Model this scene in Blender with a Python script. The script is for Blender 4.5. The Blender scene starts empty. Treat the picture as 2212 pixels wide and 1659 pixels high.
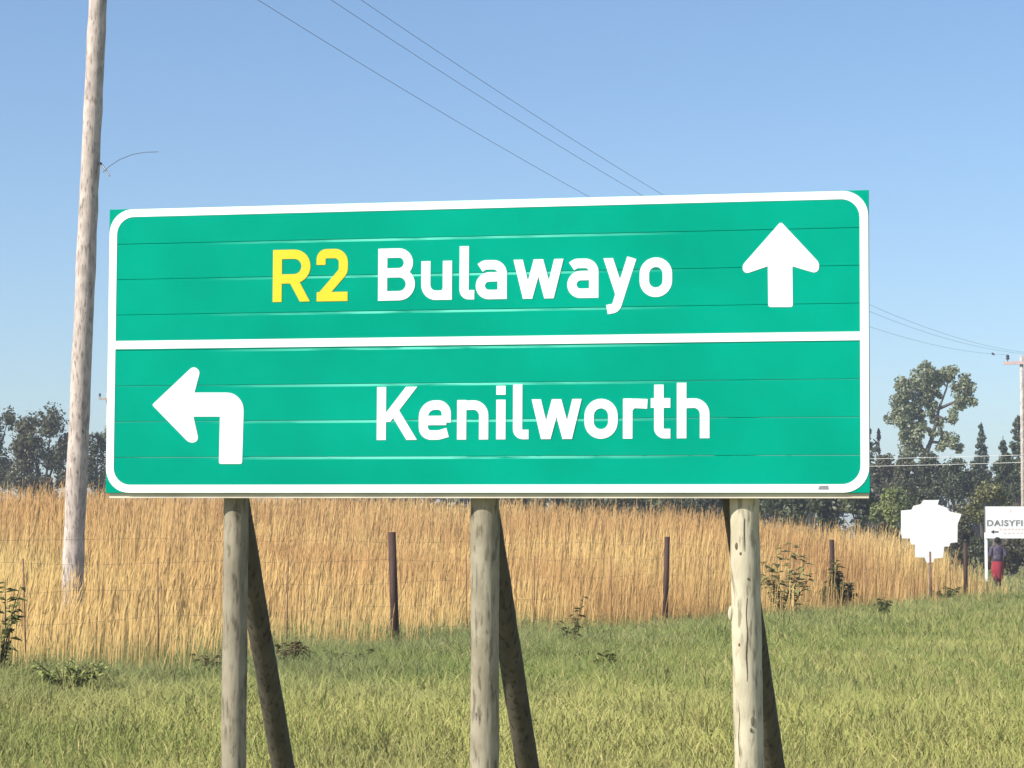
import bpy, bmesh, math, random
import numpy as np
from mathutils import Vector, Matrix

random.seed(7); rng = np.random.default_rng(11)
scn = bpy.context.scene
COL = scn.collection

# ---------------------------------------------------------------- camera, sky, sun, exposure
F = 5530.0                      # focal length in pixels of a 2212-pixel-wide picture
HC = 1.27                       # eye height, metres
PITCH = math.atan((1190 - 829.5) / F)
cam = bpy.data.cameras.new('camera'); cam.sensor_width = 36; cam.lens = F / 2212 * 36
cam.clip_start = 0.1; cam.clip_end = 6000
co = bpy.data.objects.new('camera', cam); COL.objects.link(co)
co.location = (0, 0, HC); co.rotation_euler = (math.pi / 2 + PITCH, 0, 0)
scn.camera = co

SUN_AZ, SUN_EL = math.radians(59), math.radians(37)      # left of the view's back direction
sdir = Vector((-math.sin(SUN_AZ) * math.cos(SUN_EL), -math.cos(SUN_AZ) * math.cos(SUN_EL), math.sin(SUN_EL)))
w = bpy.data.worlds.new('World'); scn.world = w; w.use_nodes = True
nt = w.node_tree; bg = nt.nodes['Background']
sky = nt.nodes.new('ShaderNodeTexSky'); sky.sky_type = 'NISHITA'; sky.sun_disc = False
sky.sun_elevation = SUN_EL; sky.sun_rotation = math.atan2(sdir.x, sdir.y)
sky.altitude = 1300; sky.air_density = 1.08; sky.dust_density = 1.5; sky.ozone_density = 4.5
nt.links.new(sky.outputs[0], bg.inputs[0]); bg.inputs[1].default_value = 0.102
sl = bpy.data.lights.new('sun', 'SUN'); sl.energy = 4.4; sl.angle = math.radians(0.5); sl.color = (1, 0.955, 0.88)
so = bpy.data.objects.new('sun', sl); COL.objects.link(so)
so.rotation_euler = sdir.to_track_quat('Z', 'Y').to_euler()
vs = scn.view_settings; vs.view_transform = 'Standard'; vs.look = 'None'; vs.gamma = 1; vs.exposure = 0.6
vs.use_curve_mapping = False

# ---------------------------------------------------------------- helpers
cf = Vector((0, math.cos(PITCH), math.sin(PITCH))); cu = Vector((0, -math.sin(PITCH), math.cos(PITCH)))
CAM = Vector((0, 0, HC))
def ray(vx, vy): return cf + Vector((1, 0, 0)) * ((vx - 1106) / F) - cu * ((vy - 829.5) / F)
def W(vx, vy, D):               # the point of a picture direction that stands at distance D
    d = ray(vx, vy); return CAM + d * (D / d.y)
def fence_q(x, y): return (0.375 * y - 13.2 - x) / 1.068     # metres behind the fence line
def Z(x, y):                    # the ground: flat verge, the field behind the fence rises gently
    q = np.clip(fence_q(np.asarray(x, float), np.asarray(y, float)), 0, 60)
    y = np.asarray(y, float); a = np.clip((y - 8.0) / 4.0, 0, 1); b = np.clip((y - 15.2) / 4.6, 0, 1)
    drain = .58 * a * a * (3 - 2 * a) * (1 - b * b * (3 - 2 * b))          # shallow roadside drain where the sign stands
    return 1.15 * (1 - np.exp(-q / 11)) + .24 * np.exp(-((np.asarray(x, float) + 5) / 7.5) ** 2) * np.clip((y - 45) / 30, 0, 1) * np.clip(q / 6, 0, 1) - drain
def field_end(x): return 72 + np.clip(12 - np.asarray(x, float), 0, 60) * 1.2
def G(vx, D):                   # ground point under a picture column at distance D
    x = W(vx, 1190, D).x; return Vector((x, D, float(Z(x, D))))

def link(o, parent=None):
    COL.objects.link(o)
    if parent: o.parent = parent
    return o
def tag(o, label=None, cat=None, group=None, kind=None):
    if label: o['label'] = label
    if cat: o['category'] = cat
    if group: o['group'] = group
    if kind: o['kind'] = kind
    return o
def thing(name, label, cat, loc=(0, 0, 0), group=None):
    o = bpy.data.objects.new(name, None); o.location = loc; o.empty_display_size = 0.2
    link(o); return tag(o, label, cat, group)
def mobj(name, verts, faces, mat, parent=None, smooth=False):
    me = bpy.data.meshes.new(name); me.from_pydata([tuple(v) for v in verts], [], faces); me.update()
    if smooth: me.shade_smooth()
    if mat: me.materials.append(mat)
    return link(bpy.data.objects.new(name, me), parent)
def npmesh(name, V, quads, tris, mat, cols=None, parent=None):     # big meshes from arrays
    nq, ntr = len(quads), len(tris)
    me = bpy.data.meshes.new(name)
    me.vertices.add(len(V)); me.vertices.foreach_set('co', np.asarray(V, np.float32).ravel())
    loops = np.concatenate([np.asarray(quads, np.int32).ravel(), np.asarray(tris, np.int32).ravel()])
    me.loops.add(len(loops)); me.loops.foreach_set('vertex_index', loops)
    st = np.concatenate([np.arange(nq) * 4, nq * 4 + np.arange(ntr) * 3]).astype(np.int32)
    tot = np.concatenate([np.full(nq, 4), np.full(ntr, 3)]).astype(np.int32)
    me.polygons.add(nq + ntr); me.polygons.foreach_set('loop_start', st)
    try: me.polygons.foreach_set('loop_total', tot)
    except Exception: pass
    if cols is not None:
        a = me.color_attributes.new('Col', 'FLOAT_COLOR', 'POINT')
        c = np.ones((len(V), 4), np.float32); c[:, :3] = cols; a.data.foreach_set('color', c.ravel())
    me.update(calc_edges=True); me.materials.append(mat)
    return link(bpy.data.objects.new(name, me), parent)
def tube(path, radii, n=10, wob=0.0, cap=True, seed=0):            # tapered tube along a path
    r_ = random.Random(seed); path = [Vector(p) for p in path]
    if not hasattr(radii, '__len__'): radii = [radii] * len(path)
    V, Fc = [], []
    for i, p in enumerate(path):
        t = (path[min(i + 1, len(path) - 1)] - path[max(i - 1, 0)]).normalized()
        a = Vector((0, 1, 0)) if abs(t.y) < 0.9 else Vector((1, 0, 0))
        e1 = t.cross(a).normalized(); e2 = t.cross(e1)
        for k in range(n):
            th = 2 * math.pi * k / n; rr = radii[i] * (1 + wob * r_.uniform(-1, 1))
            V.append(p + e1 * (math.cos(th) * rr) + e2 * (math.sin(th) * rr))
    for i in range(len(path) - 1):
        for k in range(n):
            Fc.append((i * n + k, i * n + (k + 1) % n, (i + 1) * n + (k + 1) % n, (i + 1) * n + k))
    if cap:
        Fc.append(tuple(range(n - 1, -1, -1))); Fc.append(tuple(range((len(path) - 1) * n, len(path) * n)))
    return V, Fc
def merge(*parts):
    V, Fc = [], []
    for v, f in parts:
        o = len(V); V += list(v); Fc += [tuple(i + o for i in q) for q in f]
    return V, Fc
def box(c, s, ex=Vector((1, 0, 0)), ey=Vector((0, 1, 0)), ez=Vector((0, 0, 1))):
    c = Vector(c); V = []
    for a in (-.5, .5):
        for b in (-.5, .5):
            for d in (-.5, .5): V.append(c + ex * (a * s[0]) + ey * (b * s[1]) + ez * (d * s[2]))
    return V, [(0, 1, 3, 2), (4, 6, 7, 5), (0, 4, 5, 1), (2, 3, 7, 6), (0, 2, 6, 4), (1, 5, 7, 3)]
def log_path(a, b, steps, bow=0.0, seed=0):
    r_ = random.Random(seed); a, b = Vector(a), Vector(b); out = []
    bx, by = r_.uniform(-1, 1), r_.uniform(-1, 1)
    for i in range(steps + 1):
        t = i / steps; s = math.sin(math.pi * t) * bow
        out.append(a.lerp(b, t) + Vector((s * bx + r_.uniform(-1, 1) * bow * .12, s * by, 0)))
    return out

# ---------------------------------------------------------------- materials
def newmat(name):
    m = bpy.data.materials.new(name); m.use_nodes = True
    return m, m.node_tree.nodes, m.node_tree.links, m.node_tree.nodes['Principled BSDF']
def plain(name, c, rough=.6, c2=None, scale=8, spec=.4, metal=0, bump=0, stretch=(1, 1, 1), detail=6, lo=.35, hi=.65):
    m, N, L, b = newmat(name)
    b.inputs['Roughness'].default_value = rough; b.inputs['Specular IOR Level'].default_value = spec
    b.inputs['Metallic'].default_value = metal
    if c2 is None: b.inputs['Base Color'].default_value = (*c, 1)
    else:
        tc = N.new('ShaderNodeTexCoord'); mp = N.new('ShaderNodeMapping'); mp.inputs['Scale'].default_value = stretch
        no = N.new('ShaderNodeTexNoise'); no.inputs['Scale'].default_value = scale; no.inputs['Detail'].default_value = detail
        cr = N.new('ShaderNodeValToRGB'); cr.color_ramp.elements[0].color = (*c, 1); cr.color_ramp.elements[1].color = (*c2, 1)
        cr.color_ramp.elements[0].position = lo; cr.color_ramp.elements[1].position = hi
        L.new(tc.outputs['Object'], mp.inputs[0]); L.new(mp.outputs[0], no.inputs['Vector'])
        L.new(no.outputs[0], cr.inputs[0]); L.new(cr.outputs[0], b.inputs['Base Color'])
        if bump:
            bp = N.new('ShaderNodeBump'); bp.inputs['Strength'].default_value = bump; bp.inputs['Distance'].default_value = .01
            L.new(no.outputs[0], bp.inputs['Height']); L.new(bp.outputs[0], b.inputs['Normal'])
    return m
def wood(name, ca, cb, cdark, rough=.85):            # weathered round timber: long grain, checks, dark knots and stains
    m, N, L, b = newmat(name)
    b.inputs['Roughness'].default_value = rough; b.inputs['Specular IOR Level'].default_value = .2
    tc = N.new('ShaderNodeTexCoord')
    def noise(scale, st, det=6):
        mp = N.new('ShaderNodeMapping'); mp.inputs['Scale'].default_value = st
        n = N.new('ShaderNodeTexNoise'); n.inputs['Scale'].default_value = scale; n.inputs['Detail'].default_value = det
        L.new(tc.outputs['Object'], mp.inputs[0]); L.new(mp.outputs[0], n.inputs['Vector']); return n
    g = noise(38, (1, 1, .22), 10); s = noise(9, (1, 1, .6), 12); k = noise(16, (1, 1, .45), 5)
    r1 = N.new('ShaderNodeValToRGB'); r1.color_ramp.elements[0].color = (*ca, 1); r1.color_ramp.elements[1].color = (*cb, 1)
    r1.color_ramp.elements[0].position = .38; r1.color_ramp.elements[1].position = .62
    L.new(s.outputs[0], r1.inputs[0])
    r2 = N.new('ShaderNodeValToRGB'); r2.color_ramp.elements[0].color = (1, 1, 1, 1); r2.color_ramp.elements[1].color = (0, 0, 0, 1)
    r2.color_ramp.elements[0].position = .27; r2.color_ramp.elements[1].position = .335
    L.new(k.outputs[0], r2.inputs[0])
    r3 = N.new('ShaderNodeValToRGB'); r3.color_ramp.elements[0].color = (.38, .36, .34, 1); r3.color_ramp.elements[1].color = (1, 1, 1, 1)
    r3.color_ramp.elements[0].position = .34; r3.color_ramp.elements[1].position = .47
    L.new(g.outputs[0], r3.inputs[0])
    m1 = N.new('ShaderNodeMix'); m1.data_type = 'RGBA'; m1.inputs[7].default_value = (*cdark, 1)
    L.new(r2.outputs[0], m1.inputs[0]); L.new(r1.outputs[0], m1.inputs[6])
    m2 = N.new('ShaderNodeMix'); m2.data_type = 'RGBA'; m2.blend_type = 'MULTIPLY'; m2.inputs[0].default_value = .8
    L.new(m1.outputs[2], m2.inputs[6]); L.new(r3.outputs[0], m2.inputs[7]); L.new(m2.outputs[2], b.inputs['Base Color'])
    bp = N.new('ShaderNodeBump'); bp.inputs['Strength'].default_value = .55; bp.inputs['Distance'].default_value = .008
    L.new(g.outputs[0], bp.inputs['Height']); L.new(bp.outputs[0], b.inputs['Normal'])
    return m
def foliage(name, trans=.3, gloss=.0, up=.0, wisp=.0):               # colour from the piece's own attribute
    m = bpy.data.materials.new(name); m.use_nodes = True; N = m.node_tree.nodes; L = m.node_tree.links
    N.remove(N['Principled BSDF']); out = N['Material Output']
    at = N.new('ShaderNodeAttribute'); at.attribute_name = 'Col'
    d = N.new('ShaderNodeBsdfDiffuse'); t = N.new('ShaderNodeBsdfTranslucent'); mx = N.new('ShaderNodeMixShader')
    mx.inputs[0].default_value = trans
    L.new(at.outputs[0], d.inputs[0]); L.new(at.outputs[0], t.inputs[0]); L.new(d.outputs[0], mx.inputs[1]); L.new(t.outputs[0], mx.inputs[2])
    if up:
        gm = N.new('ShaderNodeNewGeometry'); a_ = N.new('ShaderNodeMix'); a_.data_type = 'VECTOR'; a_.inputs[0].default_value = up
        a_.inputs[5].default_value = (-.25, -.35, .9); nz = N.new('ShaderNodeVectorMath'); nz.operation = 'NORMALIZE'
        L.new(gm.outputs['Normal'], a_.inputs[4]); L.new(a_.outputs[1], nz.inputs[0]); L.new(nz.outputs[0], d.inputs['Normal'])
    last = mx
    if gloss:
        g = N.new('ShaderNodeBsdfGlossy'); g.inputs['Roughness'].default_value = .45; m2 = N.new('ShaderNodeMixShader'); m2.inputs[0].default_value = gloss
        L.new(mx.outputs[0], m2.inputs[1]); L.new(g.outputs[0], m2.inputs[2]); last = m2
    if wisp:                    # thin wispy stems cover only part of the blade
        tr = N.new('ShaderNodeBsdfTransparent'); m3 = N.new('ShaderNodeMixShader'); m3.inputs[0].default_value = wisp
        L.new(last.outputs[0], m3.inputs[1]); L.new(tr.outputs[0], m3.inputs[2]); last = m3
    L.new(last.outputs[0], out.inputs[0]); return m
M_blade = foliage('grass_blade', .25, 0, .72); M_dry = foliage('dry_grass_blade', .28, 0, .75, .32); M_leaf = foliage('tree_leaf', .42, .03); M_weed = foliage('weed_leaf', .3, 0, .5)
M_white = plain('white_sheeting', (.9, .9, .9), .5, (.84, .86, .86), 3)
M_yellow = plain('yellow_sheeting', (.84, .60, .012), .5, (.80, .55, .01), 4)
M_rail = plain('rail_cream', (.74, .66, .50), .6, (.55, .48, .36), 3)
M_metal = plain('galvanised', (.34, .35, .36), .5, (.26, .27, .28), 6, metal=.6)
M_wire = plain('wire_metal', (.16, .17, .19), .5, metal=.3)
M_wood_a = wood('timber_grey', (.24, .205, .145), (.32, .28, .20), (.12, .10, .075))
M_wood_b = wood('timber_tan', (.26, .225, .155), (.37, .325, .235), (.12, .10, .075))
M_wood_c = wood('timber_pale', (.44, .39, .27), (.57, .51, .365), (.20, .16, .11))
M_wood_p = wood('pole_timber', (.42, .36, .31), (.58, .50, .43), (.17, .145, .13))
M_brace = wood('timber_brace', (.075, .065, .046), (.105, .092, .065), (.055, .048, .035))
M_fpost = plain('creosoted_post', (.045, .022, .016), .8, (.075, .038, .026), 12, stretch=(1, 1, .2))
M_drop = plain('dropper_wood', (.16, .08, .045), .85, (.24, .13, .075), 20)
M_bark = plain('bark', (.16, .135, .11), .9, (.08, .065, .05), 6, stretch=(1, 1, .3), bump=.5)
M_signwhite = plain('painted_board', (.94, .93, .91), .45, (.91, .90, .87), 2)
M_board_edge = plain('board_back', (.16, .14, .16), .7)
M_black = plain('black_lettering', (.03, .03, .035), .6); M_pink = plain('faded_pink_lettering', (.80, .66, .63), .7)
M_grey_let = plain('worn_grey_lettering', (.16, .16, .18), .7, (.42, .41, .42), 18, lo=.4, hi=.7)
M_porc = plain('insulator_glaze', (.05, .045, .05), .25)

def plank_mat():
    m, N, L, b = newmat('green_sheeting')
    b.inputs['Roughness'].default_value = .6; b.inputs['Specular IOR Level'].default_value = .0
    tc = N.new('ShaderNodeTexCoord'); sx = N.new('ShaderNodeSeparateXYZ'); L.new(tc.outputs['Object'], sx.inputs[0])
    oi = N.new('ShaderNodeObjectInfo')
    no = N.new('ShaderNodeTexNoise'); no.inputs['Scale'].default_value = 1.6; no.inputs['Detail'].default_value = 7
    ad = N.new('ShaderNodeVectorMath'); L.new(tc.outputs['Object'], ad.inputs[0]); L.new(oi.outputs['Location'], ad.inputs[1]); L.new(ad.outputs[0], no.inputs['Vector'])
    cr = N.new('ShaderNodeValToRGB'); cr.color_ramp.elements[0].position = .3; cr.color_ramp.elements[1].position = .7
    cr.color_ramp.elements[0].color = (.0, .285, .182, 1); cr.color_ramp.elements[1].color = (.0, .350, .232, 1); L.new(no.outputs[0], cr.inputs[0])
    # sun glint painted into the colour of each plank's folded top edge, patchy, mid-length
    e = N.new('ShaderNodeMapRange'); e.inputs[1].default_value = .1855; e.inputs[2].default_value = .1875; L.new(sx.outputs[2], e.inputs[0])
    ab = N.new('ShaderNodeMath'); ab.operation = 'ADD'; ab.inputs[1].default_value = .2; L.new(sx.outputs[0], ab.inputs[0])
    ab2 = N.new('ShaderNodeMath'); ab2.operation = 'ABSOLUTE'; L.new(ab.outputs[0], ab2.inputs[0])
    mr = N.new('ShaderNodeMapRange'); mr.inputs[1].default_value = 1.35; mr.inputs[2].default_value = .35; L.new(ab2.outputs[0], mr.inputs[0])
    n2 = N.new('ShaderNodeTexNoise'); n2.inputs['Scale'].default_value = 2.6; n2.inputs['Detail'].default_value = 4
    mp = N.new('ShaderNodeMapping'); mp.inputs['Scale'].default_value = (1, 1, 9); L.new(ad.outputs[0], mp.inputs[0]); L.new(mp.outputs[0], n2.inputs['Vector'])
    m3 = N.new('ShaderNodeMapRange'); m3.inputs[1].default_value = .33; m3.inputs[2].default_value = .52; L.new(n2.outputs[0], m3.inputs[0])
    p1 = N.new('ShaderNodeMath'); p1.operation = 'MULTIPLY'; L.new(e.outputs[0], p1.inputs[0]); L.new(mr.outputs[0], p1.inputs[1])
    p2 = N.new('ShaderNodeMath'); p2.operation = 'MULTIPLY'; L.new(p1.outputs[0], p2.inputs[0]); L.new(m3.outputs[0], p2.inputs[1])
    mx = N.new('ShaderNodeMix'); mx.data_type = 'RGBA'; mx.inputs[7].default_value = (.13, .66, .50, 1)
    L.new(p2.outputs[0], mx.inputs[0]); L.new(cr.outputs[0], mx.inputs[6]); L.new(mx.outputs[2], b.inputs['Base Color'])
    return m
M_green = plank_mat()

# ---------------------------------------------------------------- ground
def ground():
    xs = np.unique(np.concatenate([np.linspace(-60, 60, 61), np.geomspace(60, 700, 10), -np.geomspace(60, 700, 10)]))
    ys = np.unique(np.concatenate([np.linspace(-30, 160, 80), np.geomspace(160, 900, 10), -np.geomspace(30, 300, 6)]))
    X, Y = np.meshgrid(xs, ys); V = np.stack([X, Y, Z(X, Y)], -1).reshape(-1, 3)
    nx = len(xs); i = np.arange((len(ys) - 1) * nx).reshape(-1, nx)[:, :-1].ravel()
    q = np.stack([i, i + 1, i + nx + 1, i + nx], 1)
    m, N, L, b = newmat('soil_and_turf'); b.inputs['Roughness'].default_value = 1; b.inputs['Specular IOR Level'].default_value = .05
    tc = N.new('ShaderNodeTexCoord'); no = N.new('ShaderNodeTexNoise'); no.inputs['Scale'].default_value = .6; no.inputs['Detail'].default_value = 9
    cr = N.new('ShaderNodeValToRGB'); cr.color_ramp.elements[0].color = (.24, .23, .085, 1); cr.color_ramp.elements[1].color = (.38, .31, .145, 1)
    cr.color_ramp.elements[0].position = .35; cr.color_ramp.elements[1].position = .65
    L.new(tc.outputs['Object'], no.inputs['Vector']); L.new(no.outputs[0], cr.inputs[0]); L.new(cr.outputs[0], b.inputs['Base Color'])
    k = np.clip(fence_q(V[:, 0], V[:, 1]) / 2, 0, 1)[:, None] * (V[:, 1] < field_end(V[:, 0]) + 3)[:, None]; cc = np.array((.31, .29, .11)) * (1 - k) + np.array((.50, .34, .16)) * k
    o = npmesh('ground', V, q, np.zeros((0, 3)), m, cc)
    at = N.new('ShaderNodeAttribute'); at.attribute_name = 'Col'; mx = N.new('ShaderNodeMix'); mx.data_type = 'RGBA'; mx.blend_type = 'MULTIPLY'; mx.inputs[0].default_value = 1
    cr.color_ramp.elements[0].color = (.7, .7, .7, 1); cr.color_ramp.elements[1].color = (1.1, 1.05, 1, 1)
    L.new(cr.outputs[0], mx.inputs[6]); L.new(at.outputs[0], mx.inputs[7]); L.new(mx.outputs[2], b.inputs['Base Color']); o.data.shade_smooth(); tag(o, kind='structure')
ground()

# ---------------------------------------------------------------- green road sign
YAW, ROLL, SW, SH = math.radians(-12.67), math.radians(0.278), 4.253, 1.6
SC = Vector((-0.1977, 13.878, 2.3818))
SR = Matrix.Rotation(YAW, 3, 'Z') @ Matrix.Rotation(ROLL, 3, 'Y')
sign = thing('road_sign', 'large green direction sign with white border on three round timber posts', 'road sign', SC)
sign.rotation_euler = SR.to_euler()
SRi = SR.transposed()
def S(vx, vy, n=0.0):           # picture direction -> sign coordinates (u, v) on the plane n behind the face
    o = SRi @ (CAM - SC); d = SRi @ ray(vx, vy); t = (n - o.y) / d.y; p = o + d * t; return Vector((p.x, p.z))
def P(px, py): return S(px / 1.4756, py / 1.4756)

prof = [(.022, .0006), (.004, .0006), (.001, .0014), (0, .003), (0, .1968), (.0009, .1984), (.003, .1991), (.009, .1993), (.022, .1993)]
US = [-SW / 2 + SW * i / 24 for i in range(25)]
for k in range(8):
    V, Fc = [], []; r_ = random.Random(k); ph = r_.uniform(0, 6)
    for u in US:
        for (n, v) in prof: V.append((u, n + .0004 * math.sin(u * 1.7 + ph) + .0002, v))
    m_ = len(prof)
    for i in range(24):
        for j in range(m_ - 1): Fc.append((i * m_ + j, (i + 1) * m_ + j, (i + 1) * m_ + j + 1, i * m_ + j + 1))
    Fc.append(tuple(range(m_ - 1, -1, -1))); Fc.append(tuple(range(24 * m_, 25 * m_)))
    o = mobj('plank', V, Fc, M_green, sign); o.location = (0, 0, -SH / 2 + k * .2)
FACE = -.0025

def strip_mesh(paths, s, depth=.0016, base=FACE):      # flat lettering strokes of constant width
    V, Fc = [], []
    for si, (pts, closed) in enumerate(paths):
        n = len(pts); lay = base - .0002 * si; off = len(V)
        for i in range(n):
            a = pts[(i - 1) % n] if (closed or i > 0) else None; c = pts[(i + 1) % n] if (closed or i < n - 1) else None
            p = pts[i]; d1 = (p - a).normalized() if a is not None else None; d2 = (c - p).normalized() if c is not None else None
            if d1 is None: nn = Vector((-d2.y, d2.x)); k = 1
            elif d2 is None: nn = Vector((-d1.y, d1.x)); k = 1
            else:
                n1 = Vector((-d1.y, d1.x)); n2 = Vector((-d2.y, d2.x)); nn = (n1 + n2)
                nn = nn.normalized() if nn.length > 1e-4 else n1; k = min(1 / max(nn.dot(n1), .35), 2.2)
            for sg in (1, -1): q = p + nn * (sg * k * s / 2); V.append((q.x, lay, q.y))
            for sg in (1, -1): q = p + nn * (sg * k * s / 2); V.append((q.x, 0.0006, q.y))
        m = n if closed else n - 1
        for i in range(m):
            a, b = off + 4 * i, off + 4 * ((i + 1) % n)
            Fc += [(a, a + 1, b + 1, b), (a, b, b + 2, a + 2), (a + 1, a + 3, b + 3, b + 1)]
        if not closed:
            a = off; b = off + 4 * (n - 1); Fc += [(a, a + 2, a + 3, a + 1), (b, b + 1, b + 3, b + 2)]
    return V, Fc
def fillet(pts, radii, closed=False, seg=7):
    n = len(pts); out = []
    if not hasattr(radii, '__len__'): radii = [radii] * n
    for i, p in enumerate(pts):
        p = Vector(p); r = radii[i]
        if r <= 0 or (not closed and i in (0, n - 1)): out.append(p); continue
        a = Vector(pts[(i - 1) % n]); c = Vector(pts[(i + 1) % n]); d1 = (a - p); d2 = (c - p)
        l1, l2 = d1.length, d2.length; d1 /= l1; d2 /= l2
        ang = math.acos(max(-1, min(1, d1.dot(d2)))); t = min(r / math.tan(ang / 2), l1 * .499, l2 * .499)
        r2 = t * math.tan(ang / 2); cc = p + (d1 + d2).normalized() * (r2 / math.sin(ang / 2))
        s0 = p + d1 * t - cc; s1 = p + d2 * t - cc
        tot = math.pi - ang; sgn = 1 if s0.x * s1.y - s0.y * s1.x > 0 else -1
        for k in range(seg + 1):
            th = sgn * tot * k / seg; out.append(cc + Vector((s0.x * math.cos(th) - s0.y * math.sin(th), s0.x * math.sin(th) + s0.y * math.cos(th))))
    return out
def poly_plate(name, pts, mat, parent, base=FACE, back=.0006):
    n = len(pts); V = [(p.x, base, p.y) for p in pts] + [(p.x, back, p.y) for p in pts]
    area = sum(pts[i].x * pts[(i + 1) % n].y - pts[(i + 1) % n].x * pts[i].y for i in range(n))
    f = list(range(n)) if area > 0 else list(range(n - 1, -1, -1))
    Fc = [tuple(f)] + [(i, (i + 1) % n, n + (i + 1) % n, n + i) for i in range(n)]
    return mobj(name, V, Fc, mat, parent)

def glyph(ch, w, h, x, s):      # strokes of a plain road lettering; w width, h cap height, x lower-case height
    L, R = s / 2, w - s / 2; T = h - s / 2; B = s / 2; t = x - s / 2; q = []
    def add(p, r=0, closed=False): q.append((fillet(p, r, closed), closed))
    if ch == 'R':
        m = .44 * h; add([(L, 0), (L, h)]); add([(L, T), (R, T), (R, m), (L, m)], (T - m) / 2); q.append(((.50 * w, m + .012), (w - s * .58, 0)))
    elif ch == '2':
        add([(L, .70 * h), (L, T), (R, T), (R, .57 * h), (L + .008, B * 1.2)], [0, w * .36, w * .36, w * .25, 0]); add([(L - s * .45, B), (w, B)])
    elif ch == 'B':
        m = .53 * h; add([(L, 0), (L, h)]); add([(L, T), (R - .012, T), (R - .012, m), (L, m)], (T - m) / 2)
        add([(L, m), (R, m), (R, B), (L, B)], (m - B) / 2)
    elif ch == 'u': add([(L, x), (L, B), (R, B), (R, x * .5)], w * .33); add([(R, x), (R, 0)])
    elif ch in 'l': add([(L, h * 1.02), (L, B), (w, B)], s * .75)
    elif ch == 'a':
        m = .57 * x; add([(.14 * w, t - .016), (.28 * w, t), (R, t), (R, 0)], [0, .03, w * .3, 0])
        add([(R, m), (L, m), (L, B), (R, B)], (m - B) / 2)
    elif ch == 'w':
        for a, b in ((s * .55, .29 * w), (.5 * w, .29 * w), (.5 * w, .71 * w), (w - s * .55, .71 * w)): q.append(((a, x), (b, 0)))
    elif ch == 'y':
        q.append(((s * .55, x), (.5 * w, .02))); add([(w - s * .55, x), (.38 * w, -.26 * x), (.12 * w, -.30 * x)], [0, .03, 0])
    elif ch == 'o': add([(L, B), (L, t), (R, t), (R, B)], (w - s) * .5, True)
    elif ch == 'K': add([(L, 0), (L, h)]); q.append(((w - s * .62, h), (L + s * .35, .34 * h))); q.append(((.42 * w, .56 * h), (w - s * .58, 0)))
    elif ch == 'e': add([(R, .5 * x - s * .28), (R, t), (L, t), (L, B), (w * .62, B), (w - s * .35, B + .014)], [0, (w - s) * .5, (w - s) * .5, (w - s) * .5, .05, 0]); add([(L, .5 * x - s * .05), (R, .5 * x - s * .05)])
    elif ch == 'n': add([(L, 0), (L, x)]); add([(L, t - .004), (R, t), (R, 0)], w * .33)
    elif ch == 'h': add([(L, 0), (L, h * 1.02)]); add([(L, t - .004), (R, t), (R, 0)], w * .33)
    elif ch == 'i': add([(L, 0), (L, x)]); add([(L, h * 1.0), (L, h - s * .95)])
    elif ch == 'r': add([(L, 0), (L, x)]); add([(L, t - .03), (L + s * .5, t), (w, t - .004)], [0, .03, 0])
    elif ch == 't': add([(L + s * .35, h * .99), (L + s * .35, B), (w, B)], s * .75); add([(0, t), (w, t)])
    out = []
    for it in q:
        if isinstance(it[0], tuple): out.append(('leg', Vector(it[0]), Vector(it[1])))
        else: out.append(('path', [Vector(p) for p in it[0]], it[1]))
    return out
def letter(ch, x0, x1, ybase, conv, cap, s, mat, xh=.745):
    a = conv(x0, ybase(x0)); b = conv(x1, ybase(x1)); wd = (b - a).x; o = Vector((a.x, (a.y + b.y) / 2))
    paths, V2, F2, li = [], [], [], 0
    for g in glyph(ch, wd, cap, cap * xh, s):
        if g[0] == 'path': paths.append(([o + p for p in g[1]], g[2]))
        else:
            p, q = o + g[1], o + g[2]; d = (q - p).normalized(); hw = s / 2 / max(abs(d.y), .3) * .97
            lay = FACE - .0007 - .0002 * li; li += 1
            c = [(p.x - hw, p.y), (p.x + hw, p.y), (q.x + hw, q.y), (q.x - hw, q.y)]
            k = len(V2); V2 += [(u, lay, v) for u, v in c] + [(u, .0006, v) for u, v in c]
            F2 += [(k, k + 1, k + 2, k + 3)] + [(k + i, k + (i + 1) % 4, k + 4 + (i + 1) % 4, k + 4 + i) for i in range(4)]
    V, Fc = merge(strip_mesh(paths, s), (V2, F2))
    return mobj('letter', V, Fc, mat, sign)
cA = lambda x, y: P(800 + x / 1.5255, 700 + y / 1.5255)
bA = lambda x: 401 - (x - 105) * .0130
for ch, a, b in (('R', 106, 288), ('2', 318, 470)): letter(ch, a, b, bA, cA, .290, .0515, M_yellow)
for ch, a, b in (('B', 618, 797), ('u', 828, 977), ('l', 1014, 1086), ('a', 1093, 1244), ('w', 1274, 1522), ('a', 1538, 1690), ('y', 1712, 1877), ('o', 1890, 2048)):
    letter(ch, a, b, bA, cA, .287, .0515, M_white)
cB = lambda x, y: P(400 + x / 1.106, 1100 + y / 1.106)
bB = lambda x: 335 - (x - 885) * .0058
for ch, a, b in (('K', 886, 1028), ('e', 1034, 1147), ('n', 1169, 1279), ('i', 1307, 1341), ('l', 1366, 1421), ('w', 1430, 1610), ('o', 1618, 1735), ('r', 1754, 1840), ('t', 1852, 1921), ('h', 1944, 2059)):
    letter(ch, a, b, bB, cB, .291, .0515, M_white, .74)
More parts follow.
